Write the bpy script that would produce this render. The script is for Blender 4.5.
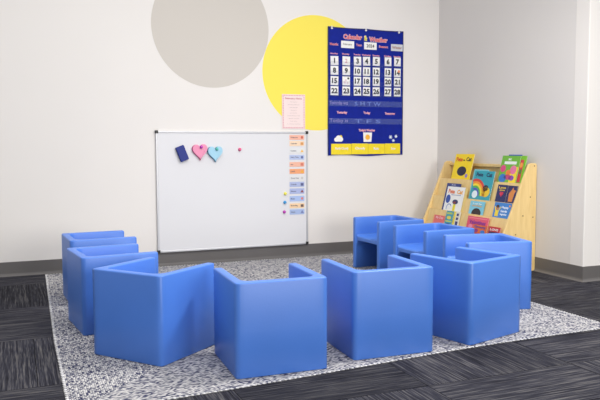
import bpy, bmesh, math, random
from mathutils import Matrix, Vector, Euler

for o in list(bpy.data.objects):
    bpy.data.objects.remove(o, do_unlink=True)
S = bpy.context.scene
C = S.collection
R = math.radians
random.seed(4)

# ------------------------------------------------------------------ camera
cd = bpy.data.cameras.new('camera'); cam = bpy.data.objects.new('camera', cd); C.objects.link(cam)
cd.sensor_width = 36; cd.lens = 690.5 / 600 * 36
cam.matrix_world = (Matrix.Translation((0, 0, .911)) @ Matrix.Rotation(R(-22.31), 4, 'Z')
                    @ Matrix.Rotation(R(90 - 4.36), 4, 'X') @ Matrix.Rotation(-.0032, 4, 'Z'))
S.camera = cam

# ------------------------------------------------------------------ light
S.view_settings.view_transform = 'Standard'
S.view_settings.look = 'None'
S.view_settings.gamma = 1
S.view_settings.use_curve_mapping = False
S.view_settings.exposure = 0.40
w = bpy.data.worlds.new('world'); S.world = w; w.use_nodes = True
wn_ = w.node_tree; bgn = wn_.nodes['Background']
# soft room light: brighter from the lit ceiling overhead than from the sides
wtc = wn_.nodes.new('ShaderNodeTexCoord'); wsp = wn_.nodes.new('ShaderNodeSeparateXYZ'); wmr = wn_.nodes.new('ShaderNodeMapRange')
wmr.interpolation_type = 'SMOOTHSTEP'
wmr.inputs[1].default_value = .1; wmr.inputs[2].default_value = .9; wmr.inputs[3].default_value = .36; wmr.inputs[4].default_value = .85
wn_.links.new(wtc.outputs['Generated'], wsp.inputs[0]); wn_.links.new(wsp.outputs[2], wmr.inputs[0]); wn_.links.new(wmr.outputs[0], bgn.inputs[1])
bgn.inputs[0].default_value = (.985, .99, 1, 1)


def area(name, loc, target, sx, sy, power, col):
    l = bpy.data.lights.new(name, 'AREA'); l.shape = 'RECTANGLE'; l.size = sx; l.size_y = sy
    l.energy = power; l.color = col
    o = bpy.data.objects.new(name, l); C.objects.link(o); o.location = loc
    o.rotation_euler = (Vector(target) - Vector(loc)).to_track_quat('-Z', 'Y').to_euler()
    return o


area('window_light', (2.2, -2.4, 1.35), (1.4, 3.8, .5), 2.6, 1.7, 118, (1, .975, .94))
area('ceiling_light_panel', (2.45, 2.55, 2.6), (1.4, 2.7, 0), .5, .3, 44, (1, .97, .93))
area('ceiling_light_panel', (.8, 3.0, 2.72), (.8, 3.6, 0), 1.2, .6, 12, (1, .97, .93))


# ------------------------------------------------------------------ materials
def lin(c):
    return tuple(((v / 255) / 12.92 if v / 255 <= .04045 else ((v / 255 + .055) / 1.055) ** 2.4) for v in c) + (1,)


MATS = {}


def mat(name, rgb, rough=.6, spec=.5, metal=0, noise=0, scale=8, bump=0, bscale=60, alpha=1, sub=0, coat=0):
    if name in MATS: return MATS[name]
    m = bpy.data.materials.new(name); m.use_nodes = True; nt = m.node_tree; b = nt.nodes['Principled BSDF']
    b.inputs['Roughness'].default_value = rough; b.inputs['Metallic'].default_value = metal
    b.inputs['Specular IOR Level'].default_value = spec
    b.inputs['Coat Weight'].default_value = coat
    c = lin(rgb); b.inputs['Base Color'].default_value = c
    tc = nt.nodes.new('ShaderNodeTexCoord')
    if noise:
        n = nt.nodes.new('ShaderNodeTexNoise'); n.inputs['Scale'].default_value = scale; n.inputs['Detail'].default_value = 4
        nt.links.new(tc.outputs['Object'], n.inputs['Vector'])
        r = nt.nodes.new('ShaderNodeValToRGB')
        r.color_ramp.elements[0].position = .3; r.color_ramp.elements[1].position = .7
        r.color_ramp.elements[0].color = tuple(v * (1 - noise) for v in c[:3]) + (1,)
        r.color_ramp.elements[1].color = tuple(min(1, v * (1 + noise)) for v in c[:3]) + (1,)
        nt.links.new(n.outputs[0], r.inputs[0]); nt.links.new(r.outputs[0], b.inputs['Base Color'])
    if bump:
        n = nt.nodes.new('ShaderNodeTexNoise'); n.inputs['Scale'].default_value = bscale; n.inputs['Detail'].default_value = 3
        nt.links.new(tc.outputs['Object'], n.inputs['Vector'])
        bp = nt.nodes.new('ShaderNodeBump'); bp.inputs['Strength'].default_value = bump; bp.inputs['Distance'].default_value = .002
        nt.links.new(n.outputs[0], bp.inputs['Height']); nt.links.new(bp.outputs[0], b.inputs['Normal'])
    if alpha < 1: b.inputs['Alpha'].default_value = alpha
    MATS[name] = m
    return m


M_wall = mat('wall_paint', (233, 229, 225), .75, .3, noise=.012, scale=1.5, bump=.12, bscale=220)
M_wall_shaded = mat('wall_paint_shaded', (220, 216, 213), .75, .3, noise=.012, scale=1.5, bump=.12, bscale=220)  # same paint as the back wall, its weaker light put into a darker colour
M_base = mat('rubber_base', (104, 101, 100), .45, .4, noise=.05, scale=6)
M_blue = mat('blue_moulded_plastic', (74, 124, 212), .42, .6, noise=.03, scale=5, bump=.10, bscale=120)
M_white = mat('white_card', (240, 239, 236), .6)
M_black = mat('black_plastic', (22, 22, 24), .4)
M_alu = mat('aluminium', (196, 197, 200), .4, metal=.4)
M_board = mat('dry_erase_enamel', (224, 224, 227), .42, .3, noise=.01, scale=2)
M_navyfab = mat('royal_blue_nylon', (8, 32, 140), .7, .2, noise=.08, scale=25, bump=.2, bscale=90)
M_yel = mat('yellow', (240, 216, 30), .6, noise=.05, scale=20)
M_red = mat('red_print', (214, 62, 74), .6)
M_ink = mat('dark_ink', (38, 38, 44), .6)
M_grey_ink = mat('grey_ink', (140, 138, 140), .6)


def wood():
    m = bpy.data.materials.new('birch_plywood'); m.use_nodes = True; nt = m.node_tree; b = nt.nodes['Principled BSDF']
    tc = nt.nodes.new('ShaderNodeTexCoord'); mp = nt.nodes.new('ShaderNodeMapping'); mp.inputs['Scale'].default_value = (9, 9, 1.2)
    n = nt.nodes.new('ShaderNodeTexNoise'); n.inputs['Scale'].default_value = 4; n.inputs['Detail'].default_value = 6; n.inputs['Distortion'].default_value = .6
    r = nt.nodes.new('ShaderNodeValToRGB')
    r.color_ramp.elements[0].position = .3; r.color_ramp.elements[1].position = .75
    r.color_ramp.elements[0].color = lin((226, 194, 130)); r.color_ramp.elements[1].color = lin((240, 211, 148))
    nt.links.new(tc.outputs['Object'], mp.inputs[0]); nt.links.new(mp.outputs[0], n.inputs['Vector'])
    nt.links.new(n.outputs[0], r.inputs[0]); nt.links.new(r.outputs[0], b.inputs['Base Color'])
    b.inputs['Roughness'].default_value = .42
    return m


M_wood = wood()
M_woodedge = mat('plywood_edge', (196, 156, 92), .55, noise=.15, scale=60)


def math_node(nt, op, a, b=None, c=None):
    n = nt.nodes.new('ShaderNodeMath'); n.operation = op
    for i, v in enumerate((a, b, c)):
        if v is None: continue
        if isinstance(v, (int, float)): n.inputs[i].default_value = v
        else: nt.links.new(v, n.inputs[i])
    return n.outputs[0]


def carpet():
    m = bpy.data.materials.new('carpet_plank'); m.use_nodes = True; nt = m.node_tree; b = nt.nodes['Principled BSDF']
    b.inputs['Roughness'].default_value = .95; b.inputs['Specular IOR Level'].default_value = .15
    uv = nt.nodes.new('ShaderNodeUVMap'); uv.uv_map = 'UVMap'

    def noise(sx, sy, det, off=0):
        mp = nt.nodes.new('ShaderNodeMapping'); mp.inputs['Scale'].default_value = (sx, sy, 1); mp.inputs['Location'].default_value = (off, off, 0)
        n = nt.nodes.new('ShaderNodeTexNoise'); n.inputs['Scale'].default_value = 1; n.inputs['Detail'].default_value = det
        nt.links.new(uv.outputs[0], mp.inputs[0]); nt.links.new(mp.outputs[0], n.inputs['Vector'])
        return n.outputs[0]
    a = noise(3.2, 105, 4); c = noise(10, 260, 2, 7.3); d = noise(1.2, 9, 2, 3.1)
    s = math_node(nt, 'ADD', math_node(nt, 'MULTIPLY', a, .5), math_node(nt, 'MULTIPLY', c, .35))
    s = math_node(nt, 'ADD', s, math_node(nt, 'MULTIPLY', d, .15))
    r = nt.nodes.new('ShaderNodeValToRGB'); e = r.color_ramp.elements
    e[0].position = .40; e[0].color = lin((27, 26, 33)); e[1].position = .66; e[1].color = lin((108, 105, 104))
    k = e.new(.5); k.color = lin((49, 49, 58))
    nt.links.new(s, r.inputs[0])
    at = nt.nodes.new('ShaderNodeAttribute'); at.attribute_name = 'plank_tone'
    mx = nt.nodes.new('ShaderNodeMix'); mx.data_type = 'RGBA'; mx.blend_type = 'MULTIPLY'; mx.inputs[0].default_value = 1
    nt.links.new(r.outputs[0], mx.inputs[6]); nt.links.new(at.outputs['Color'], mx.inputs[7])
    nt.links.new(mx.outputs[2], b.inputs['Base Color'])
    bp = nt.nodes.new('ShaderNodeBump'); bp.inputs['Strength'].default_value = .5; bp.inputs['Distance'].default_value = .003
    nt.links.new(s, bp.inputs['Height']); nt.links.new(bp.outputs[0], b.inputs['Normal'])
    return m


def braid():
    # UV: u runs along a braid (metres), v counts braids
    m = bpy.data.materials.new('braided_cotton'); m.use_nodes = True; nt = m.node_tree; b = nt.nodes['Principled BSDF']
    b.inputs['Roughness'].default_value = .95; b.inputs['Specular IOR Level'].default_value = .1
    uv = nt.nodes.new('ShaderNodeUVMap'); uv.uv_map = 'UVMap'
    sp = nt.nodes.new('ShaderNodeSeparateXYZ'); nt.links.new(uv.outputs[0], sp.inputs[0])
    u, v = sp.outputs[0], sp.outputs[1]
    fv = math_node(nt, 'FRACT', v); vv = math_node(nt, 'MULTIPLY', v, 2)
    tri = math_node(nt, 'ABSOLUTE', math_node(nt, 'SUBTRACT', fv, .5))      # 0 centre .5 edge
    us = math_node(nt, 'ADD', math_node(nt, 'DIVIDE', u, .0105), math_node(nt, 'MULTIPLY', tri, 1.7))
    us = math_node(nt, 'ADD', us, math_node(nt, 'MULTIPLY', math_node(nt, 'FLOOR', vv), .5))
    cu = math_node(nt, 'FLOOR', us); cv = math_node(nt, 'FLOOR', vv)
    cb = nt.nodes.new('ShaderNodeCombineXYZ'); nt.links.new(cu, cb.inputs[0]); nt.links.new(cv, cb.inputs[1])
    wn = nt.nodes.new('ShaderNodeTexWhiteNoise'); wn.noise_dimensions = '2D'; nt.links.new(cb.outputs[0], wn.inputs['Vector'])
    r = nt.nodes.new('ShaderNodeValToRGB'); r.color_ramp.interpolation = 'CONSTANT'; e = r.color_ramp.elements
    e[0].position = 0; e[0].color = lin((60, 62, 92)); e[1].position = .16; e[1].color = lin((116, 117, 130))
    for p, c in ((.32, (164, 163, 168)), (.48, (190, 188, 188)), (.72, (222, 219, 216))):
        k = e.new(p); k.color = lin(c)
    nt.links.new(wn.outputs[0], r.inputs[0])
    # relief: rounded strands
    hu = math_node(nt, 'SINE', math_node(nt, 'MULTIPLY', math_node(nt, 'FRACT', us), math.pi))
    hv = math_node(nt, 'SINE', math_node(nt, 'MULTIPLY', math_node(nt, 'FRACT', vv), math.pi))
    h = math_node(nt, 'POWER', math_node(nt, 'MULTIPLY', hu, hv), .5)
    groove = math_node(nt, 'MINIMUM', math_node(nt, 'MULTIPLY', math_node(nt, 'SUBTRACT', .5, tri), 5), 1)
    h = math_node(nt, 'MULTIPLY', h, groove)
    gap = nt.nodes.new('ShaderNodeMapRange'); gap.inputs[1].default_value = 0; gap.inputs[2].default_value = .62
    gap.inputs[3].default_value = .45; gap.inputs[4].default_value = 1
    nt.links.new(h, gap.inputs[0])
    mx = nt.nodes.new('ShaderNodeMix'); mx.data_type = 'RGBA'; mx.inputs[6].default_value = lin((84, 85, 102))
    nt.links.new(gap.outputs[0], mx.inputs[0]); nt.links.new(r.outputs[0], mx.inputs[7])
    nt.links.new(mx.outputs[2], b.inputs['Base Color'])
    bp = nt.nodes.new('ShaderNodeBump'); bp.inputs['Strength'].default_value = .8; bp.inputs['Distance'].default_value = .004
    nt.links.new(h, bp.inputs['Height']); nt.links.new(bp.outputs[0], b.inputs['Normal'])
    return m


M_carpet = carpet(); M_braid = braid()


# ------------------------------------------------------------------ helpers
def link(name, me, m, parent=None, loc=(0, 0, 0), smooth=False):
    o = bpy.data.objects.new(name, me); C.objects.link(o); o.location = loc
    if m is not None:
        for k in (m if isinstance(m, (list, tuple)) else [m]): me.materials.append(k)
    if parent is not None: o.parent = parent
    if smooth:
        for p in me.polygons: p.use_smooth = True
    return o


def obj(name, bm, m, parent=None, loc=(0, 0, 0), smooth=False):
    me = bpy.data.meshes.new(name); bm.normal_update(); bm.to_mesh(me); bm.free()
    return link(name, me, m, parent, loc, smooth)


def thing(name, label, cat, loc=(0, 0, 0), rot=None, group=None):
    o = bpy.data.objects.new(name, None); C.objects.link(o); o.empty_display_size = .05
    o.location = loc
    if rot is not None: o.rotation_euler = rot
    return tag(o, label, cat, group)


def tag(o, label, cat, group=None):
    o['label'] = label; o['category'] = cat
    if group: o['group'] = group
    return o


def box(bm, x0, x1, y0, y1, z0, z1, bev=0, seg=2, mi=0):
    vs = [bm.verts.new((x, y, z)) for x in (x0, x1) for y in (y0, y1) for z in (z0, z1)]
    f = [(0, 1, 3, 2), (4, 6, 7, 5), (0, 4, 5, 1), (2, 3, 7, 6), (0, 2, 6, 4), (1, 5, 7, 3)]
    fs = [bm.faces.new([vs[i] for i in q]) for q in f]
    for q in fs: q.material_index = mi
    if bev:
        es = list({e for q in fs for e in q.edges})
        bmesh.ops.bevel(bm, geom=es, offset=bev, segments=seg, affect='EDGES', profile=.5)
    return bm


def prism(bm, pts, y0, y1, axes='xz', bev=0, mi=0):
    """polygon pts extruded along the third axis"""
    def P(a, b, c): return {'xz': (a, c, b), 'xy': (a, b, c), 'yz': (c, a, b)}[axes]
    A = [bm.verts.new(P(a, b, y0)) for a, b in pts]; B = [bm.verts.new(P(a, b, y1)) for a, b in pts]
    fs = [bm.faces.new(A), bm.faces.new(B[::-1])]
    n = len(pts)
    for i in range(n): fs.append(bm.faces.new([A[i], B[i], B[(i + 1) % n], A[(i + 1) % n]]))
    for q in fs: q.material_index = mi
    bmesh.ops.recalc_face_normals(bm, faces=fs)
    if bev:
        es = list({e for q in fs[:2] for e in q.edges})
        bmesh.ops.bevel(bm, geom=es, offset=bev, segments=2, affect='EDGES', profile=.5)
    return bm


def disc_pts(cx, cz, r, n=24, rz=None, a0=0, a1=2 * math.pi):
    rz = rz or r
    return [(cx + r * math.cos(a0 + (a1 - a0) * i / n), cz + rz * math.sin(a0 + (a1 - a0) * i / n)) for i in range(n)]


def text_mesh(body, height, bold=0.0, align='CENTER', width=None, depth=.0004):
    """mesh in local XZ, facing -Y, centred on its line; height = cap height"""
    cu = bpy.data.curves.new('t', 'FONT'); cu.body = body; cu.align_x = align; cu.align_y = 'CENTER'
    cu.size = height / .70; cu.offset = bold * height; cu.extrude = depth; cu.resolution_u = 2
    o = bpy.data.objects.new('t', cu); C.objects.link(o)
    bpy.context.view_layer.update()
    me = bpy.data.meshes.new_from_object(o.evaluated_get(bpy.context.evaluated_depsgraph_get()))
    bpy.data.objects.remove(o, do_unlink=True); bpy.data.curves.remove(cu)
    if me.vertices:
        xs = [v.co.x for v in me.vertices]; ys = [v.co.y for v in me.vertices]
        sx = width / (max(xs) - min(xs)) if width else 1
        cx = (max(xs) + min(xs)) / 2 if align == 'CENTER' else 0; cy = (max(ys) + min(ys)) / 2
        for v in me.vertices: v.co = Vector(((v.co.x - cx) * sx, -v.co.z, v.co.y - cy))
    return me


def lettering(name, body, height, m, parent, loc, **k):
    return link(name, text_mesh(body, height, **k), m, parent, loc)


# ------------------------------------------------------------------ setting
YB = 5.296; XR = 3.512; YC = 3.538


def struct(name, bm, m, smooth=False):
    o = obj(name, bm, m, smooth=smooth); o['kind'] = 'structure'; return o


bm = bmesh.new()
uvl = bm.loops.layers.uv.new('UVMap'); col = bm.loops.layers.color.new('plank_tone')


def plank(x0, x1, y0, y1, vert):
    g = .0015
    vs = [bm.verts.new(q) for q in ((x0 + g, y0 + g, 0), (x1 - g, y0 + g, 0), (x1 - g, y1 - g, 0), (x0 + g, y1 - g, 0))]
    f = bm.faces.new(vs); ou, ov = random.uniform(0, 50), random.uniform(0, 50); t = random.uniform(.86, 1.08)
    for l in f.loops:
        x, y = l.vert.co.x - x0, l.vert.co.y - y0
        l[uvl].uv = (y + ou, x + ov) if vert else (x + ou, y + ov)
        l[col] = (t, t, t * random.uniform(.99, 1.01), 1)


def zone(xa, xb, bx, by, lx, ly, ylo, yhi, par):
    i0 = math.floor((xa - bx) / lx); i1 = math.ceil((xb - bx) / lx)
    j0 = math.floor((ylo - by) / ly); j1 = math.ceil((yhi - by) / ly)
    for i in range(i0, i1):
        for j in range(j0, j1):
            vert = (i + j + par) % 2 == 0
            for k in range(2):
                if vert: a, b, c, d = bx + lx * (i + k / 2), bx + lx * (i + (k + 1) / 2), by + ly * j, by + ly * (j + 1)
                else: a, b, c, d = bx + lx * i, bx + lx * (i + 1), by + ly * (j + k / 2), by + ly * (j + (k + 1) / 2)
                a, b, c, d = max(a, xa), min(b, xb), max(c, ylo), min(d, yhi)
                if b - a > .01 and d - c > .01: plank(a, b, c, d, vert)


zone(-3.5, .71, -.31, 2.77, .72, .72, -2.0, YB, 0)
zone(.71, XR, 1.43, 2.2, .7, .7, -2.0, YB, 0)
zone(XR, 5.5, 1.43, 2.2, .7, .7, -2.0, YC, 0)
# backing under the plank joints
for q in ((-3.5, XR, -2, YB), (XR, 5.5, -2, YC)):
    f = bm.faces.new([bm.verts.new(p) for p in ((q[0], q[2], -.002), (q[1], q[2], -.002), (q[1], q[3], -.002), (q[0], q[3], -.002))])
    for l in f.loops: l[col] = (.35, .35, .4, 1)
struct('floor', bm, M_carpet)

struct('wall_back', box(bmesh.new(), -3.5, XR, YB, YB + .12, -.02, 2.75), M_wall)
struct('wall_right', box(bmesh.new(), XR, XR + .12, YC + .121, YB + .12, -.02, 2.75), M_wall_shaded)
bm = bmesh.new(); prism(bm, [(XR, YC + .12), (XR, YC + .006), (XR + .002, YC + .002), (XR + .006, YC), (5.5, YC), (5.5, YC + .12)], -.02, 2.75, 'xy')
struct('wall_return', bm, M_wall)


def base_profile(p0, p1, n, ext0=0, ext1=0):
    """rubber cove base running p0->p1, n = outward normal; toe at the floor"""
    prof = [(0, .103), (.003, .103), (.004, .101), (.004, .020), (.007, .010), (.015, .003), (.019, .001), (.019, 0), (0, 0)]
    bm = bmesh.new(); d = (Vector(p1) - Vector(p0)).normalized()
    A = [bm.verts.new((*(Vector(p0) + Vector(n) * o - d * (ext0 * o)), z)) for o, z in prof]
    B = [bm.verts.new((*(Vector(p1) + Vector(n) * o + d * (ext1 * o)), z)) for o, z in prof]
    fs = [bm.faces.new(A), bm.faces.new(B[::-1])]
    for i in range(len(prof)): fs.append(bm.faces.new([A[i], B[i], B[(i + 1) % len(prof)], A[(i + 1) % len(prof)]]))
    bmesh.ops.recalc_face_normals(bm, faces=fs)
    return bm


struct('baseboard_back', base_profile((-3.5, YB), (XR, YB), (0, -1), 0, -1), M_base)
struct('baseboard_right', base_profile((XR, YC), (XR, YB), (-1, 0), 1, -1), M_base)
struct('baseboard_return', base_profile((XR, YC), (5.5, YC), (0, -1), 1, 0), M_base)

# ------------------------------------------------------------------ painted circles
for nm, cx, cz, r, rgb, lab in (('wall_circle', 1.437, 1.846, .468, (206, 200, 192), 'large flat grey circle on the white wall above the whiteboard'),
                                ('wall_circle', 2.322, 1.523, .472, (247, 228, 92), 'large flat yellow circle on the wall behind the blue calendar chart')):
    o = obj(nm, prism(bmesh.new(), [(x - cx, z - cz) for x, z in disc_pts(cx, cz, r, 128)], -.0006, 0),
            mat('circle_%d' % rgb[2], rgb, .65, .3), loc=(cx, YB - .0002, cz))
    tag(o, lab, 'wall decoration')

# ------------------------------------------------------------------ braided rug
rx0, ry0, rx1, ry1 = .142, 2.43, 2.765, 5.245


def rug_pt(x, y):
    """the woven rectangle, its front hem wandering a little"""
    t = max(0, 1 - (y - ry0) / 1.2)
    s = (x - rx0) / (rx1 - rx0)
    fr = .0 + .17 * (3 * (s ** 2) - 2 * (s ** 3)) - .035 * max(0, (s - .62) / .38)
    lx = .03 * max(0, (y - 3.4) / 1.9) * (1 - s)
    return x + lx, y + fr * t


bm = bmesh.new(); uvl = bm.loops.layers.uv.new('UVMap'); W = .0155; nring = int(min(rx1 - rx0, ry1 - ry0) / 2 / W)
H = .004


def ring_corners(d): return [(rx0 + d, ry0 + d), (rx1 - d, ry0 + d), (rx1 - d, ry1 - d), (rx0 + d, ry1 - d)]


NS = 48
for k in range(nring + 1):
    a, b = ring_corners(k * W), ring_corners(min((k + 1) * W, (rx1 - rx0) / 2 - .0005))
    for s in range(4):
        A0, A1, B0, B1 = Vector(a[s]), Vector(a[(s + 1) % 4]), Vector(b[s]), Vector(b[(s + 1) % 4])
        d = (A1 - A0).normalized()
        for i in range(NS):
            t0, t1 = i / NS, (i + 1) / NS
            q = [A0.lerp(A1, t0), A0.lerp(A1, t1), B0.lerp(B1, t1), B0.lerp(B1, t0)]
            vs = []
            for j, p in enumerate(q):
                x, y = rug_pt(p.x, p.y)
                vs.append(bm.verts.new((x, y, H - (.0015 if (k == 0 and j < 2) else 0))))
            f = bm.faces.new(vs)
            for l, p, vv in zip(f.loops, q, (k, k, k + 1, k + 1)): l[uvl].uv = (p.dot(d) + s * 7 + 10, vv)
            if k == 0:
                w0 = [bm.verts.new((v.co.x, v.co.y, 0)) for v in vs[:2]]
                f = bm.faces.new([w0[0], w0[1], vs[1], vs[0]])
                for l, p, vv in zip(f.loops, (q[0], q[1], q[1], q[0]), (-.5, -.5, 0, 0)): l[uvl].uv = (p.dot(d) + s * 7 + 10, vv)
bmesh.ops.remove_doubles(bm, verts=bm.verts, dist=.0002)
# scalloped hem tufts
rug = obj('braided_rug', bm, M_braid)
tag(rug, 'grey, white and navy braided rectangular rug under the ring of blue chairs', 'rug')
bm = bmesh.new()
for s in range(4):
    A0, A1 = Vector(ring_corners(0)[s]), Vector(ring_corners(0)[(s + 1) % 4]); n = int((A1 - A0).length / .022)
    nn = Vector(((A1 - A0).y, -(A1 - A0).x)).normalized()
    for i in range(n):
        p = A0.lerp(A1, (i + .5) / n); x, y = rug_pt(p.x, p.y)
        bmesh.ops.create_uvsphere(bm, u_segments=8, v_segments=5, radius=.0075,
                                  matrix=Matrix.Translation((x - nn.x * .002, y - nn.y * .002, .0032)) @ Matrix.Diagonal((1.0, 1.0, .35, 1)))
o = obj('woven_hem', bm, mat('hem_cotton', (196, 195, 196), .95, .1, noise=.45, scale=70), rug, smooth=True)

# ------------------------------------------------------------------ cube chairs
CW, CD, CH, T = .388, .380, .381, .040


def chair_stations():
    """(outer, inner, end_inset) stations along the C; back at -y, open towards +y"""
    st = []
    hx, hy = CW / 2, CD / 2; Ro, Ri = .012, .038; re = .010
    # right arm tip -> back right corner -> back -> left corner -> left arm tip
    half = []
    for a in (90, 67, 45, 22, 0):
        half.append(((hx, hy - re + re * math.sin(R(a))), (hx - T, hy - re + re * math.sin(R(a))), re * (1 - math.cos(R(a)))))
    for y in (.10, .02, -.05, -hy + T + Ri + .03):
        half.append(((hx, y), (hx - T, y), 0))
    half.append(((hx, -hy + T + Ri), (hx - T, -hy + T + Ri), 0))
    n = 8
    for i in range(1, n + 1):
        a = i / n * math.pi / 2
        oi = (hx - T - Ri + Ri * math.cos(a), -hy + T + Ri - Ri * math.sin(a))
        # outer: slide down the side, round the corner, along the back
        L1 = (-hy + T + Ri) - (-hy + Ro); La = Ro * math.pi / 2; L2 = L1; tot = L1 + La + L2; s = tot * i / n
        if s < L1: oo = (hx, -hy + T + Ri - s)
        elif s < L1 + La:
            b = (s - L1) / Ro; oo = (hx - Ro + Ro * math.cos(b), -hy + Ro - Ro * math.sin(b))
        else: oo = (hx - Ro - (s - L1 - La), -hy)
        half.append((oo, oi, 0))
        if i == n // 2 - 1 or i == n // 2:
            pass
    half.append(((.06, -hy), (.06, -hy + T), 0))
    st = half + [((-o[0], o[1]), (-i[0], i[1]), e) for o, i, e in reversed(half)]
    return st


ST = chair_stations()


def section(o, i, e):
    """closed loop of 3D points over the slab between outer point o and inner point i"""
    o = Vector(o); i = Vector(i); d = (i - o); L = d.length; d /= L
    r = .007; pts = []
    def P(t, z): q = o + d * t; return (q.x, q.y, z)
    lo = e * .6; rr = r
    zt = CH - e; zb = 0 + e * .6
    pts.append(P(e + .003, zb)); pts.append(P(e, zb + .003)); pts.append(P(e, CH * .5))
    for a in (0, 30, 60, 90): pts.append(P(e + rr - rr * math.cos(R(a)), zt - rr + rr * math.sin(R(a))))
    for a in (90, 60, 30, 0): pts.append(P(L - e - rr + rr * math.cos(R(a)), zt - rr + rr * math.sin(R(a))))
    pts.append(P(L - e, CH * .5)); pts.append(P(L - e, zb + .003)); pts.append(P(L - e - .003, zb))
    return pts


def strip(a, b):
    bm = bmesh.new(); loops = [[bm.verts.new(p) for p in section(*ST[k])] for k in range(a, b + 1)]
    fs = []
    for A, B in zip(loops, loops[1:]):
        for j in range(len(A)): fs.append(bm.faces.new([A[j], A[(j + 1) % len(A)], B[(j + 1) % len(A)], B[j]]))
    if a == 0: fs.append(bm.faces.new(loops[0]))
    if b == len(ST) - 1: fs.append(bm.faces.new(loops[-1][::-1]))
    # arm tip normals decide orientation; open strips are oriented by their centre line
    bmesh.ops.recalc_face_normals(bm, faces=bm.faces)
    cen = sum((v.co for v in loops[len(loops) // 2]), Vector()) / len(loops[0])
    f = max(bm.faces, key=lambda q: q.calc_center_median().z)
    if f.normal.z < 0: bmesh.ops.reverse_faces(bm, faces=bm.faces)
    return bm


NA = 9   # station where the armrest meets the backrest
parts = [('armrest', strip(0, NA)), ('backrest', strip(NA, len(ST) - 1 - NA)), ('armrest', strip(len(ST) - 1 - NA, len(ST) - 1))]


def seat_bm():
    hw = CW / 2 - T + .0005; zt = .243; y0 = -CD / 2 + T - .0005; y1 = CD / 2 - .012
    top = []
    r = .014
    for a in (0, 30, 60, 90): top.append((-hw + r - r * math.sin(R(a)) , zt + r - r * math.cos(R(a))))
    top = [(-hw, zt + .014), (-hw + .004, zt + .005), (-hw + .014, zt)]
    top += [(x, z) for x, z in ((-.06, zt - .003), (.06, zt - .003), (hw - .014, zt), (hw - .004, zt + .005), (hw, zt + .014))]
    bot = [(hw, zt - .080)]
    for a in range(0, 91, 15): bot.append((hw - .034 * (1 - math.cos(R(a))), zt - .080 + .044 * math.sin(R(a))))
    bot += [(-x, z) for x, z in reversed(bot[1:])] + [(-hw, zt - .115)]
    pts = top + bot[1:-1]
    bm = bmesh.new(); rings = []
    cz = zt - .02
    for y, s in ((y0, 0), (y1 - .012, 0), (y1 - .004, .25), (y1, 1)):
        ring = []
        for k, (x, z) in enumerate(pts):
            ist = k < len(top)
            z2 = z - .009 * s if ist else z + .006 * s
            ring.append(bm.verts.new((x, y, z2)))
        rings.append(ring)
    fs = []
    for A, B in zip(rings, rings[1:]):
        for j in range(len(A)): fs.append(bm.faces.new([A[j], A[(j + 1) % len(A)], B[(j + 1) % len(A)], B[j]]))
    fs.append(bm.faces.new(rings[0])); fs.append(bm.faces.new(rings[-1][::-1]))
    bmesh.ops.recalc_face_normals(bm, faces=fs)
    return bm


def make_chair():
    t = thing('cube_chair', 'x', 'chair')
    for nm, b in parts: obj(nm, b, M_blue, t, smooth=True)
    s = obj('seat', seat_bm(), M_blue, t)
    for p in s.data.polygons: p.use_smooth = len(p.vertices) == 4
    return t


proto = make_chair()
CHAIRS = [
    (.971, 2.722, -2.2, 'left blue cube chair of the front pair, its plain back facing the viewer'),
    (1.503, 2.757, -2.6, 'right blue cube chair of the front pair, its plain back facing the viewer'),
    (2.026, 2.803, 15.9, 'blue cube chair turned corner-on at the front right of the ring'),
    (.558, 3.078, 38.7 - 90, 'blue cube chair turned corner-on at the front left of the ring'),
    (.440, 3.645, 6.9 - 90, 'blue cube chair in the left row, between the corner-on one and the farthest'),
    (.445, 4.304, 3.8 - 90, 'blue cube chair farthest back in the left row, nearest the dark baseboard'),
    (2.503, 3.265, -13.4 + 90, 'blue cube chair at the rug\'s right edge, beside the bookcase foot'),
    (2.537, 3.864, 2.5 + 90, 'blue cube chair in the middle of the right row, in front of the bookcase'),
    (2.537, 4.466, 2.3 + 90, 'blue cube chair farthest back in the right row, opening under its seat visible'),
]
for i, (x, y, a, lab) in enumerate(CHAIRS):
    if i == 0: c = proto
    else:
        c = proto.copy(); C.objects.link(c)
        for ch in list(proto.children):
            k = ch.copy(); C.objects.link(k); k.parent = c
    c.location = (x, y, H + .0006); c.rotation_euler = (0, 0, R(a)); c['label'] = lab; c['group'] = 'blue cube chairs on the rug'

# ------------------------------------------------------------------ whiteboard
bx0, bx1, bz0, bz1 = .985, 2.238, .106, 1.040
t = thing('whiteboard', 'large white dry-erase board with thin aluminium frame leaning on the back wall', 'whiteboard', ((bx0 + bx1) / 2, YB - .001, bz0))
hw = (bx1 - bx0) / 2; hh = bz1 - bz0
obj('writing_surface', box(bmesh.new(), -hw + .008, hw - .008, -.012, 0, .008, hh - .008), M_board, t)
bm = bmesh.new(); fw = .014
box(bm, -hw, hw, -.018, 0, 0, fw, .002); box(bm, -hw, hw, -.018, 0, hh - fw, hh, .002)
box(bm, -hw, -hw + fw, -.018, 0, fw, hh - fw, .002); box(bm, hw - fw, hw, -.018, 0, fw, hh - fw, .002)
obj('frame', bm, M_alu, t)['label'] = 'thin aluminium edge frame'
for sx in (-1, 1):
    for z in (0, hh):
        s = 1 if z == 0 else -1
        bm = bmesh.new(); box(bm, min(sx * (hw + .004), sx * (hw - .020)), max(sx * (hw + .004), sx * (hw - .020)), -.021, 0,
                              min(z - s * .004, z + s * .020), max(z - s * .004, z + s * .020), .004)
        obj('corner_cap', bm, M_black, t)['label'] = 'black plastic corner cap'
bm = bmesh.new(); box(bm, -hw + .03, hw - .03, -.024, -.0185, .0, .012, .002); obj('marker_ledge', bm, M_alu, t)
YW = YB - .0135   # board face

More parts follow.
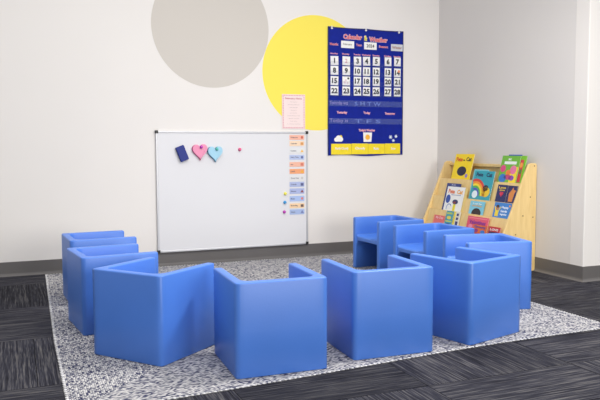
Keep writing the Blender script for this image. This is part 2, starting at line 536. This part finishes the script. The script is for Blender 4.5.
# magnets
mi_mats = {'pink': (230, 92, 140), 'purple': (188, 60, 178), 'teal': (90, 190, 180), 'yellow': (240, 232, 90), 'blue': (40, 150, 214)}


def magnet(x, z, c, lab, y=None, r=.0135):
    bm = bmesh.new(); y = YW if y is None else y
    prof = [(0, 1.0), (.0, .0)]
    rings = []
    for rr, d in ((1, 0), (1, .004), (.92, .006), (.6, .007), (.62, .010), (.8, .013), (.72, .016), (.35, .0175)):
        rings.append([bm.verts.new((r * rr * math.cos(a * math.pi / 10), -d, r * rr * math.sin(a * math.pi / 10))) for a in range(20)])
    for A, B in zip(rings, rings[1:]):
        for j in range(20): bm.faces.new([A[j], A[(j + 1) % 20], B[(j + 1) % 20], B[j]])
    bm.faces.new(rings[-1]); bm.faces.new(rings[0][::-1]); bmesh.ops.recalc_face_normals(bm, faces=bm.faces)
    o = obj('push_magnet', bm, mat('magnet_' + c, mi_mats[c], .3, .5), loc=(x, y, z), smooth=True)
    return tag(o, lab, 'magnet', 'round magnets on the whiteboard')


magnet(1.650, .896, 'pink', 'small round pink magnet alone on the whiteboard, right of the blue heart')
magnet(2.036, .533, 'yellow', 'small round yellow magnet beside the schedule strips')
magnet(2.032, .461, 'blue', 'small round blue magnet beside the schedule strips, between yellow and purple ones')
magnet(2.027, .382, 'purple', 'small round purple magnet beside the lowest schedule strips')


def heart_pts(w, h):
    pts = []
    for i in range(48):
        a = 2 * math.pi * i / 48
        x = 16 * math.sin(a) ** 3; z = 13 * math.cos(a) - 5 * math.cos(2 * a) - 2 * math.cos(3 * a) - math.cos(4 * a)
        pts.append((x / 32 * w, (z + 2.5) / 29 * h))
    return pts


for x, z, rgb, side, mag, mx, mz, rot, w_ in ((1.325, .876, (238, 150, 184), (206, 96, 140), 'purple', 1.331, .917, -3, 'pink'),
                                            (1.446, .860, (164, 212, 234), (92, 140, 172), 'teal', 1.456, .900, -2, 'light blue')):
    t = thing('heart_block', w_ + ' thick heart-shaped block held on the whiteboard by a magnet', 'heart decoration',
              (x, YW - .0005, z), (0, R(rot), 0), 'hearts on the whiteboard')
    P = heart_pts(.116, .122)
    obj('padding', prism(bmesh.new(), [(a * 1.02 - .003, b * 1.02 - .002) for a, b in P], -.018, 0, bev=.002), mat('heart_side_' + w_, side, .7), t)['label'] = 'darker thick rim'
    obj('face', prism(bmesh.new(), P, -.023, -.0185, bev=.001), mat('heart_' + w_, rgb, .6, noise=.03), t)
    magnet(mx, mz, mag, 'small round %s magnet on the %s heart' % (mag, w_), YW - .0245, r=.0125)

t = thing('board_eraser', 'dark blue felt eraser tilted at the upper left of the whiteboard', 'eraser', (1.183, YW - .0005, .867), (0, R(-21), 0))
obj('felt', box(bmesh.new(), -.033, .033, -.012, 0, -.058, .058, .003), mat('eraser_felt', (22, 34, 92), .9), t)
obj('handle', box(bmesh.new(), -.034, .034, -.028, -.0125, -.059, .059, .006), mat('eraser_blue', (18, 40, 128), .55), t)

# schedule strips
STR = [(1.012, .973, (242, 182, 160), 'Welcome', (200, 96, 80)), (.963, .922, (244, 216, 186), 'Calendar', (214, 150, 90)),
       (.902, .864, (224, 226, 226), 'Centers', (240, 190, 90)), (.849, .810, (180, 194, 228), 'Story Time', (96, 110, 160)),
       (.791, .752, (240, 184, 160), 'Art', (210, 120, 100)), (.734, .694, (240, 164, 116), 'Lunch', (240, 176, 60)),
       (.680, .636, (224, 224, 224), 'Quiet Time', (200, 198, 196)), (.627, .586, (172, 184, 222), 'Outside', (90, 96, 140)),
       (.573, .528, (170, 182, 222), 'Science', (140, 70, 70)), (.511, .466, (168, 190, 232), 'Music', (214, 130, 130)),
       (.449, .411, (244, 208, 166), 'Book Bag', (110, 90, 84)), (.400, .357, (164, 184, 224), 'Home', (120, 130, 180))]
names = ['coral', 'cream', 'pale grey', 'lavender blue', 'salmon', 'orange', 'whitish grey', 'periwinkle', 'blue-violet', 'sky blue', 'peach', 'soft blue']
for i, (z1, z0, rgb, word, ic) in enumerate(STR):
    where = 'topmost in the column' if i == 0 else ('lowest in the column' if i == 11 else 'between the %s and %s strips' % (names[i - 1], names[i + 1]))
    zc = (z0 + z1) / 2; h = z1 - z0
    o = obj('schedule_strip', box(bmesh.new(), -.0655, .0655, -.001, 0, -h / 2, h / 2), mat('strip_%d' % i, rgb, .6), loc=(2.141, YW - .0004, zc))
    tag(o, names[i] + ' schedule strip on the whiteboard, ' + where, 'label strip', 'schedule strips on the whiteboard')
    lettering('lettering', word, .011, mat('strip_ink', (96, 92, 110), .6), o, (-.056, -.0014, 0), align='LEFT', bold=.02)
    P = [disc_pts(.045, 0, .011, 16), [(.032, -.012), (.058, -.012), (.058, .010), (.032, .010)],
         [(.030, -.012), (.045, .013), (.060, -.012)]][i % 3]
    obj('icon', prism(bmesh.new(), P, -.0018, -.0012), mat('icon_%d' % i, ic, .6), o)

# poster
px0, px1, pz0, pz1 = 2.016, 2.220, 1.063, 1.344
t = thing('class_poster', 'pink paper notice with a dotted border pinned just above the whiteboard', 'poster', ((px0 + px1) / 2, YB - .003, (pz0 + pz1) / 2))
hw, hh = (px1 - px0) / 2, (pz1 - pz0) / 2
obj('paper', box(bmesh.new(), -hw, hw, -.0008, 0, -hh, hh), mat('pink_paper', (242, 222, 219), .7), t)
bm = bmesh.new()
for i in range(14):
    for z in (-hh + .009, hh - .009): prism(bm, disc_pts(-hw + .010 + i * (2 * hw - .02) / 13, z, .0052, 8), -.0014, -.0010)
for i in range(1, 19):
    for x in (-hw + .010, hw - .010): prism(bm, disc_pts(x, -hh + .009 + i * (2 * hh - .018) / 19, .0052, 8), -.0014, -.0010)
obj('dotted_border', bm, mat('pink_dots', (222, 156, 170), .7), t)
lettering('heading', 'February News', .0135, mat('poster_red', (190, 84, 100), .7), t, (0, -.0014, hh - .036), width=.148, bold=.02)
for k, (word, wd) in enumerate((('Our theme is', .06), ('friends and kindness', .10), ('letters of the week', .07), ('we share', .05), ('snack', .06), ('please bring a card', .11), ('thank you all', .09), ('see you', .06), ('in class today', .12))):
    lettering('lettering', word, .005, mat('poster_grey', (176, 158, 158), .7), t, (0, -.0014, hh - .062 - k * .0225), width=wd)

# ------------------------------------------------------------------ pocket chart
cx0, cx1, cz0, cz1 = 2.425, 3.146, .841, 1.912
cx = (cx0 + cx1) / 2; cz = cz0; hw = (cx1 - cx0) / 2; hh = cz1 - cz0
t = thing('pocket_chart', 'blue hanging calendar and weather pocket chart on the back wall', 'pocket chart', (cx, YB - .004, cz))
YP = YB - .004


def wavy_panel():
    bm = bmesh.new(); nx, nz = 24, 30; g = []
    for j in range(nz + 1):
        row = []
        for i in range(nx + 1):
            x = -hw + 2 * hw * i / nx; z = hh * j / nz; lo = 1 - j / nz
            zz = z + (.006 * math.sin(i / nx * 9) * max(0, lo * 3 - 2)) + (.004 * (1 - (2 * ((i / nx * 2) % 1) - 1) ** 2) * -1 * max(0, 1 - lo * 4))
            row.append(bm.verts.new((x * (1 + .002 * math.sin(z * 9)), -.0035 - .0012 * math.sin(z * 40) * 0, zz)))
        g.append(row)
    fs = [bm.faces.new([g[j][i], g[j][i + 1], g[j + 1][i + 1], g[j + 1][i]]) for j in range(nz) for i in range(nx)]
    ex = bmesh.ops.extrude_face_region(bm, geom=fs)
    for v in ex['geom']:
        if isinstance(v, bmesh.types.BMVert): v.co.y += .003
    bmesh.ops.recalc_face_normals(bm, faces=bm.faces)
    return bm


obj('panel', wavy_panel(), M_navyfab, t)
bm = bmesh.new()
for a in ((-hw, -hw + .008, 0.004, hh - .004), (hw - .008, hw, .004, hh - .004)): box(bm, a[0], a[1], -.0048, -.0036, a[2], a[3], .0005)
box(bm, -hw, hw, -.0048, -.0036, hh - .012, hh - .005, .0005)
obj('binding', bm, mat('dark_binding', (12, 22, 84), .6), t)
for x in (2.46, 2.779, 3.10):
    bm = bmesh.new(); prism(bm, disc_pts(x - cx, hh - .013, .009, 14), -.008, -.0050); box(bm, x - cx - .005, x - cx + .005, -.008, -.005, hh - .013, hh + .004, .001)
    obj('hanger_clip', bm, M_white, t)['label'] = 'small white hanger clip'
M_pink = mat('pink_print', (232, 132, 150), .6); M_halo = mat('white_halo', (246, 226, 228), .6)


def haloed(name, body, h, m, x, z, width=None, hb=.10, bold=.03):
    lettering(name + '_outline', body, h, M_halo, t, (x - cx, -.0040, z - cz), width=width and width + h * .2, bold=hb)
    lettering(name, body, h, m, t, (x - cx, -.0050, z - cz), width=width, bold=bold)


haloed('heading', 'Calendar', .036, M_red, 2.655, 1.836, .170)
haloed('heading', '&', .040, mat('amp_yellow', (240, 226, 60), .6), 2.777, 1.832, .03)
haloed('heading', 'Weather', .036, M_red, 2.900, 1.826, .172)
for word, x, z, wd in (('Month:', 2.481, 1.768, .072), ('Year:', 2.713, 1.772, .052), ('Season:', 2.949, 1.770, .084)):
    haloed('lettering', word, .018, M_red, x, z, wd, .07, .02)
colx = [2.482, 2.591, 2.697, 2.783, 2.877, 2.991, 3.084]
for word, x, in zip(('Sunday', 'Monday', 'Tuesday', 'Wednesday', 'Thursday', 'Friday', 'Saturday'), colx):
    haloed('weekday', word, .011, M_pink, x, 1.690, .066 if len(word) < 9 else .082, .06, .02)
for word, x in (('Yesterday', 2.555), ('Today', 2.792), ('Tomorrow', 3.017)):
    haloed('lettering', word, .018, M_pink, x, 1.201, .095 if len(word) > 5 else .062, .08, .02)
haloed('lettering', "Today's Weather", .018, M_pink, 2.793, 1.053, .155, .08, .02)
M_clear = mat('clear_vinyl', (120, 140, 200), .12, .6, alpha=.05)
for z in (1.632, 1.553, 1.469, 1.385):
    obj('clear_pocket', box(bmesh.new(), 2.434 - cx, 3.136 - cx, -.0124, -.0120, z - .047 - cz, z - .004 - cz), M_clear, t)
for z0, z1 in ((1.255, 1.304), (1.108, 1.155)):
    obj('clear_pocket', box(bmesh.new(), 2.434 - cx, 3.136 - cx, -.0075, -.0070, z0 - cz, z1 - cz), mat('clear_vinyl_glossy', (110, 130, 205), .1, .8, alpha=.18), t)
# word strips tucked in the two pockets
for z, word1, word2 in ((1.280, 'Yesterday was', 'S M T W'), (1.132, 'Today is', 'T F S')):
    o = lettering('faint_lettering', word1, .030, mat('faint_pink', (170, 150, 205), .6), t, (2.525 - cx, -.0050, z - cz), width=.17, bold=.01)
    o = lettering('faint_lettering', word2, .030, mat('faint_blue', (120, 140, 210), .6), t, (2.80 - cx, -.0050, z - cz), width=.25, bold=.01)
# cloud and snow prints
bm = bmesh.new()
for q, (a, b, r) in enumerate(((2.500, .975, .018), (2.522, .988, .023), (2.547, .978, .018))): prism(bm, disc_pts(a - cx, b - cz, r, 18), -.0056 - q * .0004, -.0050)
box(bm, 2.494 - cx, 2.552 - cx, -.0070, -.0050, .958 - cz, .975 - cz, .0005)
obj('cloud_print', bm, M_white, t)
bm = bmesh.new(); prism(bm, disc_pts(2.543 - cx, .998 - cz, .015, 14), -.0049, -.0037); obj('sun_print', bm, M_yel, t)
bm = bmesh.new()
for a, b, r in ((3.024, .998, .017), (3.078, 1.004, .015), (3.052, .968, .014)):
    for k in range(3):
        an = k * math.pi / 3; dx, dz = math.cos(an) * r, math.sin(an) * r; nx, nz = -math.sin(an) * .003, math.cos(an) * .003
        prism(bm, [(a - cx + dx + nx, b - cz + dz + nz), (a - cx - dx + nx, b - cz - dz + nz), (a - cx - dx - nx, b - cz - dz - nz), (a - cx + dx - nx, b - cz + dz - nz)], -.0052 - k * .0003, -.0046)
    prism(bm, disc_pts(a - cx, b - cz, r * .55, 12), -.0062, -.0046)
obj('snowflake_print', bm, mat('snow_white', (214, 224, 240), .6), t)
# yellow word pockets
xs_ = [2.452, 2.645, 2.803, 2.965, 3.120]
for k in range(4):
    z0, z1 = .849 + k * .0012, .940 + (.002 if k % 2 else 0)
    o = obj('word_pocket', box(bmesh.new(), xs_[k] - cx + .001, xs_[k + 1] - cx - .001, -.0085 - .0006 * (k % 2), -.0050, z0 - cz, z1 - cz, .001), M_yel, t)
    lettering('lettering', ('Partly Cloudy', 'Cloudy', 'Rain', 'Snow')[k], .020, M_white, o,
              ((2.552, 2.726, 2.881, 3.049)[k] - cx, -.0098, .899 - cz), width=(.125, .098, .05, .045)[k], bold=.04)

# cards in the pockets
WORDS = 'one two three four five six seven eight nine ten eleven twelve thirteen fourteen fifteen sixteen seventeen eighteen nineteen twenty twenty-one twenty-two twenty-three twenty-four twenty-five twenty-six twenty-seven twenty-eight'.split()
grp = 'number cards in the calendar chart'
rows = [[1.632, 1.646], [1.552, 1.553], [1.466, 1.473], [1.383, 1.387]]
for n in range(1, 29):
    r, c = divmod(n - 1, 7)
    z = rows[r][0] + (rows[r][1] - rows[r][0]) * c / 6
    wd, ht = .072 - .0012 * c, .074
    rot = (0, R(random.uniform(-1.8, 1.8)), 0)
    look = {2: 'white card with a faint number two', 14: 'white card with number fourteen and an orange picture', 16: 'pale patterned picture card in place of number sixteen'}
    t2 = obj('number_card', box(bmesh.new(), -wd / 2, wd / 2, -.0008, 0, -ht / 2, ht / 2), M_white, loc=(colx[c], YP - .0100, z))
    t2.rotation_euler = rot
    tag(t2, look.get(n, 'white card printed with the number ' + WORDS[n - 1]) + ' in the blue calendar chart', 'card', grp)
    if n == 2:
        lettering('numeral', '2', .034, mat('faint_red', (206, 150, 160), .6), t2, (0, -.0014, 0), bold=.02)
    elif n == 16:
        bm = bmesh.new()
        for a, b, q in ((-.015, -.012, .010), (.012, -.016, .008), (-.004, .006, .009)): prism(bm, disc_pts(a, b, q, 12), -.0015, -.001)
        obj('picture', bm, mat('pic_pale', (226, 204, 206), .6), t2)
        obj('dark_spot', prism(bmesh.new(), disc_pts(.019, .021, .009, 12), -.0016, -.001), M_ink, t2)
    else:
        lettering('numeral', str(n), .040, M_ink, t2, (0, -.0014, 0), bold=.06, width=None if n > 9 and False else None)
        if n == 14: obj('picture', prism(bmesh.new(), disc_pts(.014, .012, .012, 14), -.0024, -.0019), mat('pic_orange', (232, 150, 110), .6), t2)
for nm, word, x0, x1, z0, z1, lab, ink, hgt in (
        ('month_card', 'February', 2.545, 2.666, 1.741, 1.800, 'white card with the month name near the top left of the calendar chart', M_grey_ink, .016),
        ('year_card', '2024', 2.761, 2.881, 1.739, 1.800, 'white card with the year in the top middle of the calendar chart', M_ink, .026),
        ('season_card', 'Winter', 3.022, 3.138, 1.739, 1.797, 'greyish season card at the top right of the calendar chart', mat('brown_ink', (160, 110, 90), .6), .022)):
    m = M_white if nm != 'season_card' else mat('season_paper', (206, 208, 214), .5)
    o = obj(nm, box(bmesh.new(), x0 - (x0 + x1) / 2, (x1 - x0) / 2, -.001, 0, (z0 - z1) / 2, (z1 - z0) / 2), m, loc=((x0 + x1) / 2, YP - .0060, (z0 + z1) / 2))
    tag(o, lab, 'card')
    lettering('lettering', word, hgt, ink, o, (0, -.0015, 0), bold=.03)
o = obj('weather_card', prism(bmesh.new(), [(-.038, -.040), (.036, -.040), (.042, .040), (-.043, .041)], -.001, 0), M_white, loc=(2.798, YP - .0062, .996))
tag(o, 'small white card with an orange sun in the lower middle of the chart', 'card')
bm = bmesh.new(); P = []
for k in range(24): P.append(((.027 if k % 2 == 0 else .019) * math.cos(k * math.pi / 12), (.027 if k % 2 == 0 else .019) * math.sin(k * math.pi / 12)))
obj('sun_picture', prism(bm, P, -.0016, -.0011), mat('sun_orange', (244, 176, 52), .6), o)

# ------------------------------------------------------------------ bookcase
XB = 3.508; Y0, Y1 = 4.0, 5.068; TP = .018
case = thing('book_display', 'light birch sloping book display rack against the shaded side wall', 'bookcase', (XB, (Y0 + Y1) / 2, 0))
yc = (Y0 + Y1) / 2
xs = lambda z: 3.44 - .436 * (.79 - z)
LZ = [.645, .50, .389, .262, .135]; SL = .25
side = [(0, 0), (0, .778), (-.012, .790), (-.055, .790), (xs(.782) - XB - .004, .780), (xs(.06) - XB, .06), (xs(.06) - XB, 0)]
for y in (Y0, Y1 - TP):
    bm = bmesh.new(); prism(bm, side, y - yc, y + TP - yc, 'xz', bev=.0025)
    o = obj('side_panel', bm, M_wood, case)
    if y == Y0:
        b2 = bmesh.new()
        for x, z in ((3.452, .545), (3.389, .410), (3.326, .276), (3.48, .397), (3.484, .771)):
            bmesh.ops.create_cone(b2, cap_ends=True, segments=12, radius1=.0045, radius2=.0045, depth=.002,
                                  matrix=Matrix.Translation((x - XB, Y0 - yc - .0008, z)) @ Matrix.Rotation(math.pi / 2, 4, 'X'))
        obj('screw', b2, mat('screw_dark', (120, 88, 50), .5, metal=.4), o)
obj('back_panel', box(bmesh.new(), -.010, -.002, Y0 + TP - yc, Y1 - TP - yc, .02, .765), M_wood, case)
obj('top_rail', box(bmesh.new(), -.032, -.012, Y0 + TP - yc, Y1 - TP - yc, .752, .775, .002), M_wood, case)
for k, z in enumerate(LZ):
    x = xs(z) - XB + .004; lo = max(z - .16, .012)
    bm = bmesh.new(); d = z - lo
    prism(bm, [(x, z), (x + .009, z), (x + .009 - SL * d, lo), (x - SL * d, lo)], Y0 + TP - yc, Y1 - TP - yc, 'xz')
    o = obj('book_lip', bm, [M_wood, M_woodedge], case)
    for p in o.data.polygons:
        if p.normal.z > .9 and p.center.z > z - .001: p.material_index = 1
    bm = bmesh.new(); zz = z - .115; xx = x + .009 - SL * .115
    box(bm, xx, xx + (.024 if k else .05), Y0 + TP - yc, Y1 - TP - yc, zz - .006, zz)
    obj('ledge', bm, M_wood, case)

# ------------------------------------------------------------------ picture books
M_pages = mat('page_block', (238, 232, 214), .8)


def book(k, off, yl, yr, ztop, rgb, lab, roll=0, th=.006, art=(), name='picture_book'):
    """stands in tier k between world y = yl (picture left) and yr, leaning back; local x to the right, z up the cover"""
    z0 = LZ[k] - .113; x0 = xs(LZ[k]) + .004 + .009 + .0015 + off - SL * .113
    w = abs(yl - yr); h = (ztop - z0) * math.sqrt(1 + SL * SL); ycn = (yl + yr) / 2
    if k == 2: th = .0035; off = .0042 if off > .001 else off
    bm = bmesh.new(); c = .0010
    box(bm, -w / 2, w / 2, 0, c, 0, h); box(bm, -w / 2, w / 2, th - c, th, 0, h); box(bm, -w / 2, -w / 2 + c, c, th - c, 0, h)
    me = bpy.data.meshes.new(name); bm.to_mesh(me); bm.free()
    o = link(name, me, mat('cover_%d_%d_%d' % rgb, rgb, .42, .5))
    o.matrix_world = (Matrix.Translation((x0, ycn, z0 + .0015)) @ Matrix.Rotation(R(-90), 4, 'Z') @ Matrix.Rotation(-math.atan(SL), 4, 'X') @ Matrix.Rotation(R(roll), 4, 'Y'))
    obj('pages', box(bmesh.new(), -w / 2 + c * 1.2, w / 2 - .002, c * 1.05, th - c * 1.05, .002, h - .002), M_pages, o)
    tag(o, lab, 'book', 'picture books in the display rack')
    for a in art:
        kind, rgb2 = a[0], a[1]; m = mat('print_%d_%d_%d' % rgb2, rgb2, .5); nm = 'title' if kind == 't' else 'cover_picture'
        if kind == 't':   # word, cx, cz (fractions from the top), height, width
            link(nm, text_mesh(a[2], a[5], bold=.04, width=a[6] * w), m, o, (a[3] * w, -.0009, h - a[4]))
        elif kind == 'o': obj(nm, prism(bmesh.new(), disc_pts(a[2] * w, h - a[3], a[4] * w, 24, a[5]), -.0006, -.0001), m, o)
        elif kind == 'r': obj(nm, box(bmesh.new(), a[2] * w, a[3] * w, -.0005, -.0001, h - a[5], h - a[4]), m, o)
        elif kind == 'p': obj(nm, prism(bmesh.new(), [(x * w, h - z) for x, z in a[2]], -.0006, -.0001), m, o)
        elif kind == 'a':  # arc band: cx, cz, r0, r1 , a0,a1
            n = 20; P = [(a[2] * w + a[5] * math.cos(a[6] + (a[7] - a[6]) * i / n), h - a[3] + a[5] * math.sin(a[6] + (a[7] - a[6]) * i / n)) for i in range(n + 1)]
            P += [(a[2] * w + a[4] * math.cos(a[6] + (a[7] - a[6]) * i / n), h - a[3] + a[4] * math.sin(a[6] + (a[7] - a[6]) * i / n)) for i in range(n, -1, -1)]
            obj(nm, prism(bmesh.new(), P, -.0006, -.0001), m, o)
        elif kind == 'h': obj(nm, prism(bmesh.new(), [(a[2] * w + x, h - a[3] + z) for x, z in heart_pts(a[4], a[4])], -.0006, -.0001), m, o)
    return o


PI = math.pi
# top tier
book(0, 0, 4.905, 4.655, .850, (246, 214, 32), 'yellow picture book with a dark shape, leaning at the top left of the rack', 0, art=[
    ('t', (214, 70, 40), 'Pete', -.24, .045, .034, .34), ('t', (40, 40, 60), 'the', .02, .052, .012, .10), ('t', (40, 40, 60), 'Cat', .27, .043, .032, .28),
    ('o', (34, 34, 62), 0, .145, .25, .040), ('o', (150, 130, 200), .30, .182, .07, .017)])
book(0, .000, 4.298, 4.092, .842, (112, 180, 62), 'green picture book with pink and yellow patches, at the top right of the rack', 0, art=[
    ('t', (236, 240, 236), 'BIG', -.05, .028, .014, .16), ('r', (232, 238, 232), -.32, .34, .044, .066),
    ('r', (240, 214, 50), .10, .48, .085, .215), ('o', (214, 74, 130), -.33, .10, .15, .028), ('o', (226, 120, 160), .24, .108, .17, .034), ('o', (236, 130, 60), .0, .13, .14, .022),
    ('o', (196, 70, 120), .0, .165, .2, .020), ('o', (54, 120, 200), -.26, .175, .2, .034), ('o', (140, 80, 180), .22, .17, .14, .02)])
book(0, .0075, 4.20, 4.034, .842, (120, 190, 40), 'narrow lime and red book showing behind the green one', 0, art=[
    ('r', (206, 60, 70), .12, .36, .03, .20), ('o', (240, 160, 70), .24, .07, .09, .02), ('o', (90, 120, 60), .26, .12, .08, .02)])
book(0, .015, 4.25, 4.10, .850, (60, 80, 180), 'blue book whose top edge just shows behind the green one', 0)
# second tier
book(1, 0, 4.560, 4.313, .721, (44, 160, 178), 'teal picture book with a rainbow arch on the second tier of the rack', 0, art=[
    ('t', (30, 50, 90), 'Pete', -.22, .030, .030, .34), ('t', (30, 50, 90), 'Cat', .26, .030, .032, .28),
    ('a', (214, 66, 60), -.32, .20, .115, .135, 0, PI * .62), ('a', (240, 150, 50), -.32, .20, .097, .115, 0, PI * .62), ('a', (246, 220, 60), -.32, .20, .08, .097, 0, PI * .62),
    ('a', (90, 180, 80), -.32, .20, .063, .08, 0, PI * .62), ('a', (80, 90, 190), -.32, .20, .046, .063, 0, PI * .62), ('o', (226, 240, 246), -.28, .19, .14, .03),
    ('o', (240, 200, 50), .24, .165, .20, .040), ('o', (36, 40, 66), .2, .135, .14, .024)])
book(1, .0075, 4.585, 4.405, .731, (120, 196, 208), 'light teal book peeking over the rainbow book', 0)
book(1, 0, 4.244, 4.130, .626, (34, 38, 96), 'dark navy book with yellow words and a red heart, second tier', 0, art=[
    ('t', (240, 206, 80), 'Love', 0, .022, .016, .7), ('t', (240, 206, 80), 'you', 0, .044, .012, .5), ('h', (206, 50, 84), 0, .074, .042)])
book(1, 0, 4.122, 4.024, .624, (40, 38, 92), 'dark navy book with an orange shape, second tier beside the heart book', 0, art=[
    ('p', (214, 134, 70), [(-.25, .12), (-.3, .06), (-.05, .03), (.08, .012), (.15, .03), (.42, .035), (.3, .055), (.2, .12)]), ])
# third tier
book(2, 0, 4.852, 4.612, .583, (238, 240, 240), 'white picture book with orange title and blue spot, left of the third tier', 0, art=[
    ('t', (226, 110, 60), 'Pete', -.22, .040, .034, .36), ('t', (240, 170, 70), 'Cat', .26, .040, .034, .32), ('r', (120, 130, 170), -.2, .35, .066, .071),
    ('o', (40, 80, 170), -.34, .105, .13, .036), ('o', (50, 56, 110), .10, .125, .16, .020), ('o', (226, 110, 60), .08, .13, .08, .008), ('r', (236, 220, 60), .02, .16, .145, .20), ('a', (70, 120, 200), -.2, .18, .03, .036, .5, 3.6)])
book(2, .0075, 4.884, 4.690, .608, (36, 56, 128), 'navy book whose top shows behind the white one', 0, art=[('t', (200, 206, 230), 'the book', 0, .012, .008, .3)])
book(2, .0075, 4.680, 4.585, .575, (232, 206, 130), 'cream yellow book edge showing right of the white one', 0)
book(2, 0, 4.505, 4.325, .488, (126, 200, 224), 'light blue book with a dark round shape, middle of the third tier', 0, art=[
    ('t', (240, 240, 240), 'I can be', 0, .020, .010, .6), ('t', (226, 170, 90), 'anything', 0, .038, .010, .66), ('o', (44, 34, 40), .03, .095, .32, .040), ('o', (150, 96, 70), .03, .122, .22, .02)])
book(2, 0, 4.210, 4.023, .498, (58, 130, 204), 'mid-blue book with a yellow figure and white words, right of the third tier', 0, art=[
    ('t', (232, 240, 250), 'Happy', .17, .036, .016, .42), ('t', (232, 240, 250), 'hands', .14, .062, .016, .38), ('t', (232, 240, 250), 'together', .14, .088, .014, .42),
    ('o', (190, 130, 90), -.28, .042, .09, .018), ('o', (50, 36, 36), -.28, .030, .09, .011), ('r', (240, 214, 60), -.38, -.18, .060, .105), ('p', (240, 214, 60), [(-.38, .07), (-.46, .035), (-.42, .03), (-.34, .06)]),
    ('p', (240, 214, 60), [(-.18, .07), (-.08, .035), (-.12, .03), (-.2, .06)]), ('o', (240, 150, 60), .42, .02, .04, .008)])
# fourth tier
book(3, 0, 4.929, 4.768, .343, (226, 110, 110), 'pink and red book low at the left of the fourth tier', 0, art=[('t', (250, 190, 200), 'My Day', .05, .022, .018, .66), ('r', (240, 150, 120), -.5, -.42, 0, .1)])
book(3, .0005, 4.760, 4.665, .389, (70, 160, 178), 'teal and yellow banded book, left part of the fourth tier', 0, art=[
    ('r', (190, 206, 90), -.4, .4, .012, .026), ('o', (226, 216, 90), 0, .055, .3, .014), ('r', (200, 214, 100), -.42, .42, .08, .09), ('r', (40, 90, 150), -.3, .3, .10, .112)])
book(3, .0005, 4.655, 4.573, .393, (222, 220, 206), 'narrow white book with navy and yellow blocks beside the teal banded one', 0, art=[
    ('r', (236, 214, 60), -.48, -.2, .004, .14), ('r', (40, 50, 120), -.02, .3, .016, .036), ('r', (40, 50, 120), -.02, .3, .048, .068), ('r', (40, 50, 120), -.02, .36, .08, .11)])
book(3, 0, 4.464, 4.208, .376, (226, 84, 116), 'magenta pink book with purple lettering in the middle of the fourth tier', 0, art=[
    ('r', (240, 140, 150), -.44, .44, .010, .016), ('t', (130, 50, 150), 'Valentines', 0, .044, .030, .78), ('o', (240, 140, 170), -.3, .078, .1, .014), ('o', (250, 170, 120), .25, .08, .12, .014)])
# lowest tier
book(4, 0, 4.345, 4.176, .322, (222, 104, 50), 'orange book with blue lettering on the lowest tier', 0, art=[
    ('t', (50, 60, 160), 'Groovy', 0, .018, .018, .82), ('o', (150, 50, 130), -.25, .045, .14, .014), ('o', (60, 120, 200), .22, .05, .16, .014), ('r', (190, 50, 60), -.4, .4, .062, .07)])
book(4, 0, 4.160, 4.030, .326, (196, 46, 54), 'red book with white lettering on the lowest tier', 0, art=[('t', (236, 226, 226), 'LOVE', 0, .022, .016, .7), ('r', (60, 50, 90), -.42, .42, .038, .05)])
